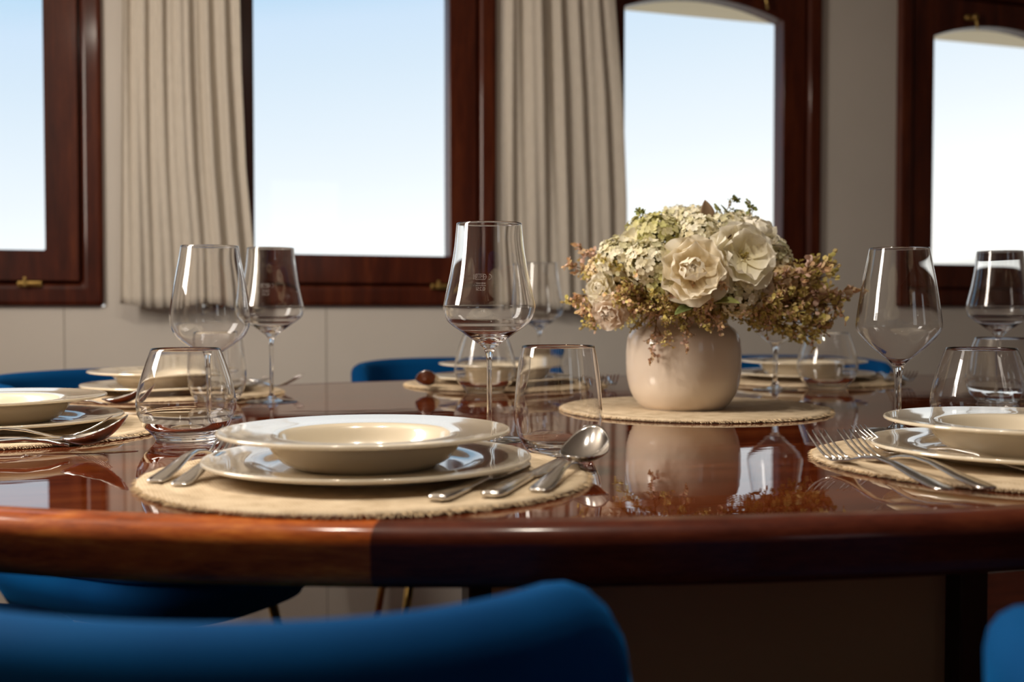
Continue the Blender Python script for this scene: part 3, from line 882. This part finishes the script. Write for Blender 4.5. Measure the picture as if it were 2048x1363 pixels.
def aim(o, normal, spin=0.0):
    n = Vector(normal).normalized(); q = Vector((0, 0, 1)).rotation_difference(n)
    o.rotation_mode = 'QUATERNION'; o.rotation_quaternion = q @ Matrix.Rotation(spin, 4, 'Z').to_quaternion()
def P3(px, py, Z):
    return Vector(((px - 1024) / F * Z, Z, EYE - (py - 615) * Z / F))
def flower(name, proto_parts, px, py, Z, nrm, spin, label, cat, group, stem_col=GREEN, size=1.0):
    p = P3(px, py, Z)
    root = empty(name, p); tag(root, label, cat, group)
    h = bpy.data.objects.new
    for o in proto_parts:
        c = o.copy(); C.objects.link(c); c.parent = root; aim(c, nrm, spin); c.scale = (size,) * 3
    target = ROOTP + Vector((p.x - VX, p.y - VY, 0)) * .14
    obj('stem', stem_bm(target - p, stem_col), M['leaf'], root)
    return root
def hydrangea(seed, R, cols, pet=.0062):
    rnd = random.Random(seed); bm = bmesh.new(); ly = colmesh(bm)
    n = 125
    for k in range(n):
        z = 1 - 1.35 * (k + .5) / n; r = math.sqrt(max(0, 1 - z * z)); a = k * 2.39996
        d = Vector((r * math.cos(a), r * math.sin(a), z)); d += Vector([rnd.uniform(-.15, .15) for _ in range(3)]); d.normalize()
        c = d * R * rnd.uniform(.80, 1.10)
        t = d.cross(Vector((.3, .2, .9))).normalized(); b = d.cross(t)
        col = rnd.choice(cols); v = rnd.uniform(.85, 1.1); col = tuple(min(1, q * v) for q in col); sp = rnd.random() * 2
        for m_ in range(4):
            an = sp + m_ * PI / 2; dd = (t * math.cos(an) + b * math.sin(an)); L = pet * rnd.uniform(.85, 1.15)
            sd = d.cross(dd)
            lift = rnd.uniform(.1, .5)
            pts = [(0, 0, 0), (.35, .42, .08), (.8, .40, lift * .8), (1.0, 0, lift), (.8, -.40, lift * .8), (.35, -.42, .08), (.55, 0, .12)]
            vs = [bm.verts.new(c + dd * (q[0] * L) + sd * (q[1] * L) + d * (q[2] * L)) for q in pts]
            for f in ((0, 1, 6), (1, 2, 6), (2, 3, 6), (3, 4, 6), (4, 5, 6), (5, 0, 6)):
                fc = bm.faces.new([vs[i] for i in f])
                for lp in fc.loops: lp[ly] = (*col, 1)
        # pedicel
        i0 = len(bm.faces); tube(bm, [d * R * .25, c], .0006, 4, False); bm.faces.ensure_lookup_table()
        for fc in list(bm.faces)[i0:]:
            for lp in fc.loops: lp[ly] = (.30, .28, .10, 1)
    return obj('florets', bm, M['petal'])
CREAM = [(.90, .85, .66), (.86, .78, .54), (.94, .90, .74), (.76, .72, .46)]
LIME = [(.64, .62, .26), (.58, .55, .22), (.70, .66, .36), (.76, .70, .44)]
GOLD = [(.80, .64, .34), (.84, .68, .42), (.74, .54, .30), (.86, .72, .54)]
protos = []
pe = [peony(1, .046, 1.0, 0), peony(2, .046, 1.25, 1), peony(3, .040, 1.0, 2), peony(4, .044, 1.1, 1)]
pi_ = obj('stamens', pistil(.04), M['petal'])
hy = [hydrangea(11, .030, CREAM), hydrangea(12, .030, LIME), hydrangea(13, .028, GOLD), hydrangea(14, .032, CREAM, .0068)]
protos += pe + [pi_] + hy
GF = 'white blossoms of the arrangement'
Z0 = 1.40
flower('peony', [pe[0], pi_], 1386, 545, 1.400, (-.15, -1, .15), .3, 'large ruffled cream peony facing the viewer at the middle of the bouquet', 'flower', GF, size=1.0)
flower('peony', [pe[1], pi_], 1480, 515, 1.410, (.30, -1, .30), 1.1, 'open white peony just right of the largest central one', 'flower', GF, size=1.02)
flower('peony', [pe[2]], 1222, 622, 1.450, (-.45, -.9, -.45), .2, 'small white blossom drooping at the lower left, beside the vase shoulder', 'flower', GF, size=.62)
flower('peony', [pe[3], pi_], 1205, 578, 1.460, (-.8, -.9, .15), 2.0, 'pale blossom at the far left of the bouquet', 'flower', GF, size=.55)
flower('peony', [pe[3], pi_], 1510, 478, 1.490, (.55, -.5, .8), .9, 'white blossom at the upper right of the bouquet', 'flower', GF, size=.85)
flower('peony', [pe[1]], 1275, 492, 1.480, (-.45, -.6, .8), 1.5, 'white blossom at the upper left of the bouquet', 'flower', GF, size=.7)
flower('peony', [pe[2]], 1515, 575, 1.440, (.6, -.9, .1), 1.5, 'pale blossom under the open right peony', 'flower', GF, size=.6)
flower('peony', [pe[0]], 1420, 500, 1.640, (.2, .8, .7), 1.5, 'white blossom at the back of the bouquet', 'flower', GF)
GH = 'small-petalled clusters of the arrangement'
hs = [(0, 1240, 520, 1.46, (-.7, -.7, .4), 1, 'cream hydrangea cluster at the left'), (0, 1298, 525, 1.42, (-.4, -.9, .4), .95, 'cream hydrangea cluster left of the central peony'), (1, 1318, 472, 1.46, (-.3, -.5, .9), .95, 'lime hydrangea cluster at the upper left'), (3, 1400, 470, 1.44, (0, -.6, .9), .8, 'cream hydrangea cluster right above the central peony'), (0, 1385, 447, 1.52, (0, -.2, 1), .8, 'cream hydrangea cluster at the very top'), (0, 1450, 460, 1.50, (.2, -.3, 1), .8, 'cream hydrangea cluster at the top, right of the tall leaf'), (3, 1478, 588, 1.42, (.3, -1, -.1), .85, 'pale hydrangea cluster under the right peony'), (0, 1540, 515, 1.50, (.8, -.4, .6), .9, 'cream hydrangea cluster at the right shoulder'), (2, 1560, 560, 1.49, (.9, -.5, .1), .9, 'golden hydrangea cluster at the right'), (2, 1205, 545, 1.52, (-.9, -.4, .3), .8, 'golden hydrangea cluster at the far left'), (1, 1325, 560, 1.42, (-.3, -1, .1), .8, 'lime hydrangea cluster left of and below the central peony'), (1, 1290, 470, 1.54, (-.5, -.2, .9), .9, 'lime hydrangea cluster at the upper left edge'), (2, 1250, 590, 1.47, (-.7, -.7, -.1), .8, 'golden hydrangea cluster at the lower left'), (1, 1430, 600, 1.45, (.1, -1, -.2), .7, 'lime hydrangea cluster below the central peony'), (0, 1350, 455, 1.60, (-.2, .4, 1), 1, 'cream hydrangea cluster at the back left'), (0, 1480, 465, 1.62, (.3, .5, 1), 1, 'cream hydrangea cluster at the back right'), (2, 1300, 520, 1.66, (-.5, .8, .4), 1, 'golden hydrangea cluster behind'), (2, 1500, 540, 1.66, (.5, .8, .3), 1, 'golden hydrangea cluster low at the back'), (1, 1360, 600, 1.45, (-.1, -1, -.3), .7, 'lime hydrangea cluster over the vase mouth')]
for i, (k, px, py, Z, n, sz, l) in enumerate(hs):
    flower('hydrangea', [hy[k]], px, py, Z, n, i * .7, l + ' of the bouquet', 'flower', GH, size=sz)

# sprigs: branching wiry stems with small rounded leaflets; local: base at origin growing +z
def sprig(seed, L, cols, nb=8, leaf=.0060):
    rnd = random.Random(seed); bs = bmesh.new(); ls = colmesh(bs); bl = bmesh.new(); ll = colmesh(bl)
    def leaflet(p, d, n, s, col):
        d = d.normalized(); sd = d.cross(n).normalized(); n = sd.cross(d)
        pts = [(0, 0, 0), (.35, .36, .06), (.75, .34, .10), (1, 0, .02), (.75, -.34, .10), (.35, -.36, .06), (.55, 0, -.05)]
        vs = [bl.verts.new(p + d * q[0] * s + sd * q[1] * s + n * q[2] * s) for q in pts]
        for f in ((0, 1, 6), (1, 2, 6), (2, 3, 6), (3, 4, 6), (4, 5, 6), (5, 0, 6)):
            fc = bl.faces.new([vs[i] for i in f])
            for lp in fc.loops: lp[ll] = (*col, 1)
    def rv(s): return Vector([rnd.uniform(-s, s) for _ in range(3)])
    pts = []; p = Vector((0, 0, 0)); d = Vector((0, 0, 1)); bend = rv(.10)
    n = 10
    for k in range(n + 1):
        pts.append(p.copy()); d = (d + bend * .35 + rv(.05)).normalized(); p = p + d * L / n
    tube(bs, pts, [.0011 - .0007 * k / n for k in range(n + 1)], 5)
    for b in range(nb):
        t = .30 + .70 * b / (nb - 1); i = min(n - 1, int(t * n)); q = pts[i].lerp(pts[i + 1], t * n - i) if i < n else pts[-1]
        ax = (pts[i + 1] - pts[i]).normalized()
        for s in range(2):
            dd = (rv(1).normalized() * .9 + ax * .7).normalized(); bl_ = L * rnd.uniform(.13, .26) * (1.15 - .5 * t)
            e = q + dd * bl_; tube(bs, [q, q + dd * bl_ * .5 + rv(.001), e], [.0006, .0005, .0004], 4)
            for m_ in range(6):
                tt = .35 + .65 * m_ / 5; c0 = q.lerp(e, tt)
                col = rnd.choice(cols); v = rnd.uniform(.75, 1.15)
                leaflet(c0, (dd * .5 + rv(1)).normalized(), rv(1), leaf * rnd.uniform(.75, 1.25), tuple(min(1, c * v) for c in col))
    for k in range(5):
        col = rnd.choice(cols); leaflet(pts[-1], (d + rv(.8)).normalized(), rv(1), leaf, col)
    for f in bs.faces:
        for lp in f.loops: lp[ls] = (.28, .17, .07, 1)
    return obj('stem', bs, M['leaf']), obj('leaflets', bl, M['leaf'])
COP = [(.72, .46, .25), (.78, .53, .33), (.66, .48, .22), (.80, .56, .44)]
OLV = [(.64, .53, .17), (.70, .58, .22), (.56, .49, .14), (.76, .62, .30)]
PNK = [(.80, .56, .45), (.82, .60, .52), (.70, .50, .30)]
GRN = [(.26, .29, .09), (.30, .32, .12)]
sg = [sprig(21, .10, COP), sprig(22, .11, OLV), sprig(23, .10, OLV + COP), sprig(24, .09, PNK + COP), sprig(25, .085, GRN, 6, .0052), sprig(26, .12, COP + OLV)]
for s in sg: protos += list(s)
def place_sprig(k, base, tip, label, group, scale=None):
    d = tip - base; L = [.10, .11, .10, .09, .085, .12][k]
    s = d.length / L if scale is None else scale
    root = empty('leafy_sprig', base); tag(root, label, 'sprig', group)
    root.rotation_mode = 'QUATERNION'; root.rotation_quaternion = Vector((0, 0, 1)).rotation_difference(d.normalized()) @ Matrix.Rotation(random.random() * 6, 4, 'Z').to_quaternion()
    root.scale = (s,) * 3
    for o in sg[k]:
        c = o.copy(); C.objects.link(c); c.parent = root
    return root
named = [
    (0, 1150, 602, 1.50, 'coppery sprig reaching farthest left, drooping'), (3, 1165, 490, 1.53, 'coppery sprig pointing up at the left edge'), (0, 1140, 535, 1.52, 'thin coppery sprig at the left edge, level'), (3, 1185, 640, 1.46, 'pinkish sprig hanging at the lower left'),
    (5, 1688, 640, 1.50, 'coppery sprig reaching farthest right'), (5, 1662, 645, 1.48, 'coppery sprig hanging at the right, just below the farthest one'), (2, 1650, 605, 1.50, 'olive sprig at the right over the wine glass'), (5, 1600, 600, 1.48, 'olive sprig at the right shoulder'), (2, 1625, 668, 1.47, 'coppery sprig hanging lowest at the right'),
    (3, 1300, 712, 1.44, 'pinkish sprig trailing down over the vase front, left'), (3, 1372, 698, 1.44, 'pinkish sprig trailing down over the vase front, right'), (2, 1335, 690, 1.43, 'olive sprig trailing over the vase front, middle'),
    (4, 1268, 415, 1.50, 'fine green sprig sticking up at the upper left'), (4, 1452, 385, 1.52, 'fine green sprig sticking up highest at the top'), (4, 1530, 440, 1.52, 'fine green sprig sticking up at the upper right'), (4, 1300, 455, 1.50, 'short green sprig at the top left'),
]
for k, px, py, Z, l in named:
    tip = P3(px, py, Z); v = Vector((tip.x - VX, tip.y - VY, tip.z - (TZ + .165)))
    base = tip - v.normalized() * (.115 if k != 4 else .10)
    if py > 670:
        base = Vector((VX + (tip.x - VX) * .75, VY - .075, TZ + .150))
    place_sprig(k, base, tip, l, 'single sprigs standing out of the bouquet')
rnd = random.Random(42)
zones = [('left', -1), ('right', 1)]
cnt = 0
for k in range(92):
    a = rnd.uniform(-PI, 0) if k < 76 else rnd.uniform(0, PI)
    lowz = rnd.uniform(-.030, .040)
    rr = rnd.uniform(.115, .168)
    rt = max(0, math.cos(a))
    tip = Vector((VX + .018 + rr * (1.10 + .10 * rt) * math.cos(a), VY + rr * .92 * math.sin(a), TZ + .158 - .006 * rt + lowz * (1 - .45 * rt)))
    base = Vector((VX + .055 * math.cos(a), VY + .055 * math.sin(a), TZ + .148 + lowz * .3))
    kk = rnd.choice([1, 1, 1, 2, 2, 5, 3])
    sd = 'left' if math.cos(a) < -.33 else 'right' if math.cos(a) > .33 else 'middle'
    bk = 'front' if a < 0 else 'back'
    place_sprig(kk, base, tip, 'olive and copper leafy sprig in the %s %s skirt of the bouquet' % (bk, sd), 'sprigs of the %s %s skirt' % (bk, sd))
for k in range(22):
    a = -PI + PI * (k + .5) / 22 * 1.0 if k < 18 else rnd.uniform(0, PI)
    tip = Vector((VX + .015 + .112 * math.cos(a), VY + .105 * math.sin(a), TZ + .136 + rnd.uniform(-.006, .012)))
    base = Vector((VX + .045 * math.cos(a), VY + .045 * math.sin(a), TZ + .150))
    place_sprig(rnd.choice([1, 1, 2]), base, tip, 'short olive sprig in the collar around the vase mouth', 'sprigs around the vase mouth')
for k in range(20):
    a = -PI / 2 + rnd.uniform(-.95, .95); rr = rnd.uniform(.112, .142)
    tip = Vector((VX + .01 + rr * math.cos(a), VY + rr * math.sin(a), TZ + .140 + rnd.uniform(-.012, .022)))
    base = Vector((VX + .045 * math.cos(a), VY + .045 * math.sin(a), TZ + .150))
    place_sprig(rnd.choice([1, 1, 2, 1, 3]), base, tip, 'golden olive sprig under the two big peonies', 'sprigs under the peonies')
for k in range(30):
    a = rnd.uniform(-PI, PI); el = rnd.uniform(.35, 1.3)
    d = Vector((math.cos(a) * math.cos(el), math.sin(a) * math.cos(el) * .9, math.sin(el)))
    tip = Vector((VX + .015, VY, TZ + .150)) + Vector((d.x * .150, d.y * .145, d.z * .118))
    base = tip - d * .075
    place_sprig(rnd.choice([1, 1, 2, 4]), base, tip, 'olive leafy sprig filling between the upper blossoms', 'sprigs between the upper blossoms')
# broad leaves
def broad_leaf(px, py, Z, d, n, L, Wd, col, label):
    p = P3(px, py, Z); bm = bmesh.new(); ly = colmesh(bm); G = []
    d = Vector(d).normalized(); n = Vector(n); sd = d.cross(n).normalized(); n = sd.cross(d)
    for i in range(11):
        t = i / 10; w = Wd * math.sin(PI * min(1, t ** .8)) ** .8 * .5 + .0003
        G.append([bm.verts.new(d * (L * t) + sd * (w * s) + n * (-.18 * L * t * t + abs(s) * w * .45)) for s in (-1, -.5, 0, .5, 1)])
    for i in range(10):
        for k in range(4):
            f = bm.faces.new((G[i][k], G[i][k + 1], G[i + 1][k + 1], G[i + 1][k]))
            for lp in f.loops: lp[ly] = (*col, 1)
    root = empty('broad_leaf', p, label=label, cat='leaf', group='broad leaves of the bouquet')
    o = obj('blade', bm, M['leaf'], root); m = o.modifiers.new('s', 'SOLIDIFY'); m.thickness = .0005
    obj('stem', stem_bm(ROOTP - p, (.18, .16, .06), .0012), M['leaf'], root)
broad_leaf(1412, 450, 1.50, (0, -.1, 1), (.3, -1, .1), .034, .021, (.36, .24, .15), 'pointed leaf standing up at the top middle of the bouquet')
broad_leaf(1462, 448, 1.50, (-.35, 0, 1), (.9, -.5, .1), .030, .009, (.17, .18, .08), 'narrow dark leaf leaning left near the top sprig')
broad_leaf(1428, 486, 1.42, (.7, -.5, .55), (-.3, -.8, .5), .030, .018, (.16, .08, .05), 'dark reddish-brown leaf above the right peony')
broad_leaf(1360, 462, 1.46, (-.9, -.3, .1), (0, -.4, 1), .028, .015, (.10, .07, .05), 'dark brown leaf among the upper left clusters')
broad_leaf(1485, 455, 1.50, (.6, -.1, .5), (0, -.8, .6), .026, .013, (.22, .20, .13), 'grey-green leaf at the upper right')
broad_leaf(1430, 606, 1.40, (.7, -.6, .15), (0, -.5, 1), .034, .018, (.40, .42, .14), 'light green leaf under the central peony, right')
broad_leaf(1385, 615, 1.40, (-.7, -.5, -.1), (0, -.5, 1), .030, .016, (.18, .22, .07), 'mid green leaf under the central peony, left')
broad_leaf(1530, 490, 1.48, (.9, -.3, .1), (0, -.6, 1), .030, .016, (.28, .26, .16), 'folded grey-green leaf at the right shoulder')
for o in protos: bpy.data.objects.remove(o)

# ------------------------------------------------------------------ light
def area(name, p, look, sx, sy, power, col):
    l = bpy.data.lights.new(name, 'AREA'); l.shape = 'RECTANGLE'; l.size = sx; l.size_y = sy; l.energy = power; l.color = col
    o = bpy.data.objects.new(name, l); C.objects.link(o); o.location = p
    o.rotation_euler = (Vector(look) - Vector(p)).to_track_quat('-Z', 'Y').to_euler(); return o
p = W(S0 + .05, (D0 + D1) / 2, 1.56); q = W(1.0, (D0 + D1) / 2, 1.45)
area('window_daylight', p, q, .34, .80, 27, (1.0, .89, .77))
# two ceiling spotlights behind the camera
for i, (s, y) in enumerate(((-1.15, -2.15), (-.70, -2.3))):
    bm = bmesh.new(); lathe(bm, [(0, .03), (.045, .03), (.058, .0), (.053, -.006), (.046, -.003), (.042, .012), (0, .014)], 32)
    o = obj('ceiling_spotlight', bm, M['brass']); o.location = W(s, y, CEIL - .035)
    tag(o, 'recessed brass ceiling spotlight', 'lamp', 'ceiling spotlights')
    l = bpy.data.lights.new('spot_lamp', 'AREA'); l.shape = 'DISK'; l.size = .07; l.energy = 6.8; l.color = (1, .90, .76)
    lo_ = bpy.data.objects.new('spot_lamp', l); C.objects.link(lo_); lo_.location = W(s, y, CEIL - .045)

w = bpy.data.worlds.new('sky'); sc.world = w; w.use_nodes = True
nt = w.node_tree; nt.nodes.clear(); L = nt.links
out = node(nt, 'ShaderNodeOutputWorld'); bg = node(nt, 'ShaderNodeBackground')
tc = node(nt, 'ShaderNodeTexCoord'); sp = node(nt, 'ShaderNodeSeparateXYZ'); L.new(tc.outputs['Generated'], sp.inputs[0])
r = ramp(nt, [(.0, (.45, .45, .42)), (.495, (.80, .78, .72)), (.5, (1.35, 1.30, 1.22)), (.530, (1.10, 1.11, 1.09)), (.565, (.90, .95, .99)), (.615, (.70, .82, .94)), (.634, (.64, .78, .94)), (.655, (.42, .66, .86)), (.78, (.24, .46, .80)), (1, (.14, .32, .68))])
mr = node(nt, 'ShaderNodeMapRange'); mr.inputs['From Min'].default_value = -1; mr.inputs['From Max'].default_value = 1
ad = node(nt, 'ShaderNodeMath', operation='MULTIPLY_ADD'); ad.inputs[1].default_value = -.12   # bluer to the left
L.new(sp.outputs[0], ad.inputs[0]); L.new(sp.outputs[2], ad.inputs[2])
L.new(ad.outputs[0], mr.inputs[0]); L.new(mr.outputs[0], r.inputs[0])
L.new(r.outputs[0], bg.inputs[0]); bg.inputs[1].default_value = 1.05; L.new(bg.outputs[0], out.inputs[0])

# ------------------------------------------------------------------ camera
cam = bpy.data.cameras.new('camera'); co = bpy.data.objects.new('camera', cam); C.objects.link(co)
cam.sensor_width = 36; cam.lens = F / 2048 * 36; cam.clip_start = .01
co.location = (0, 0, EYE); co.rotation_euler = (PI / 2 - math.atan(66 / F), 0, 0)
cam.dof.use_dof = True; cam.dof.focus_distance = 1.17; cam.dof.aperture_fstop = 4.8
sc.camera = co
sc.view_settings.view_transform = 'Standard'; sc.view_settings.look = 'None'
sc.view_settings.gamma = 1; sc.view_settings.exposure = .08; sc.view_settings.use_curve_mapping = False
cy = sc.cycles
cy.use_denoising = True; cy.max_bounces = 24; cy.transmission_bounces = 20; cy.transparent_max_bounces = 16; cy.glossy_bounces = 8; cy.diffuse_bounces = 5
cy.sample_clamp_indirect = 6; cy.blur_glossy = .3
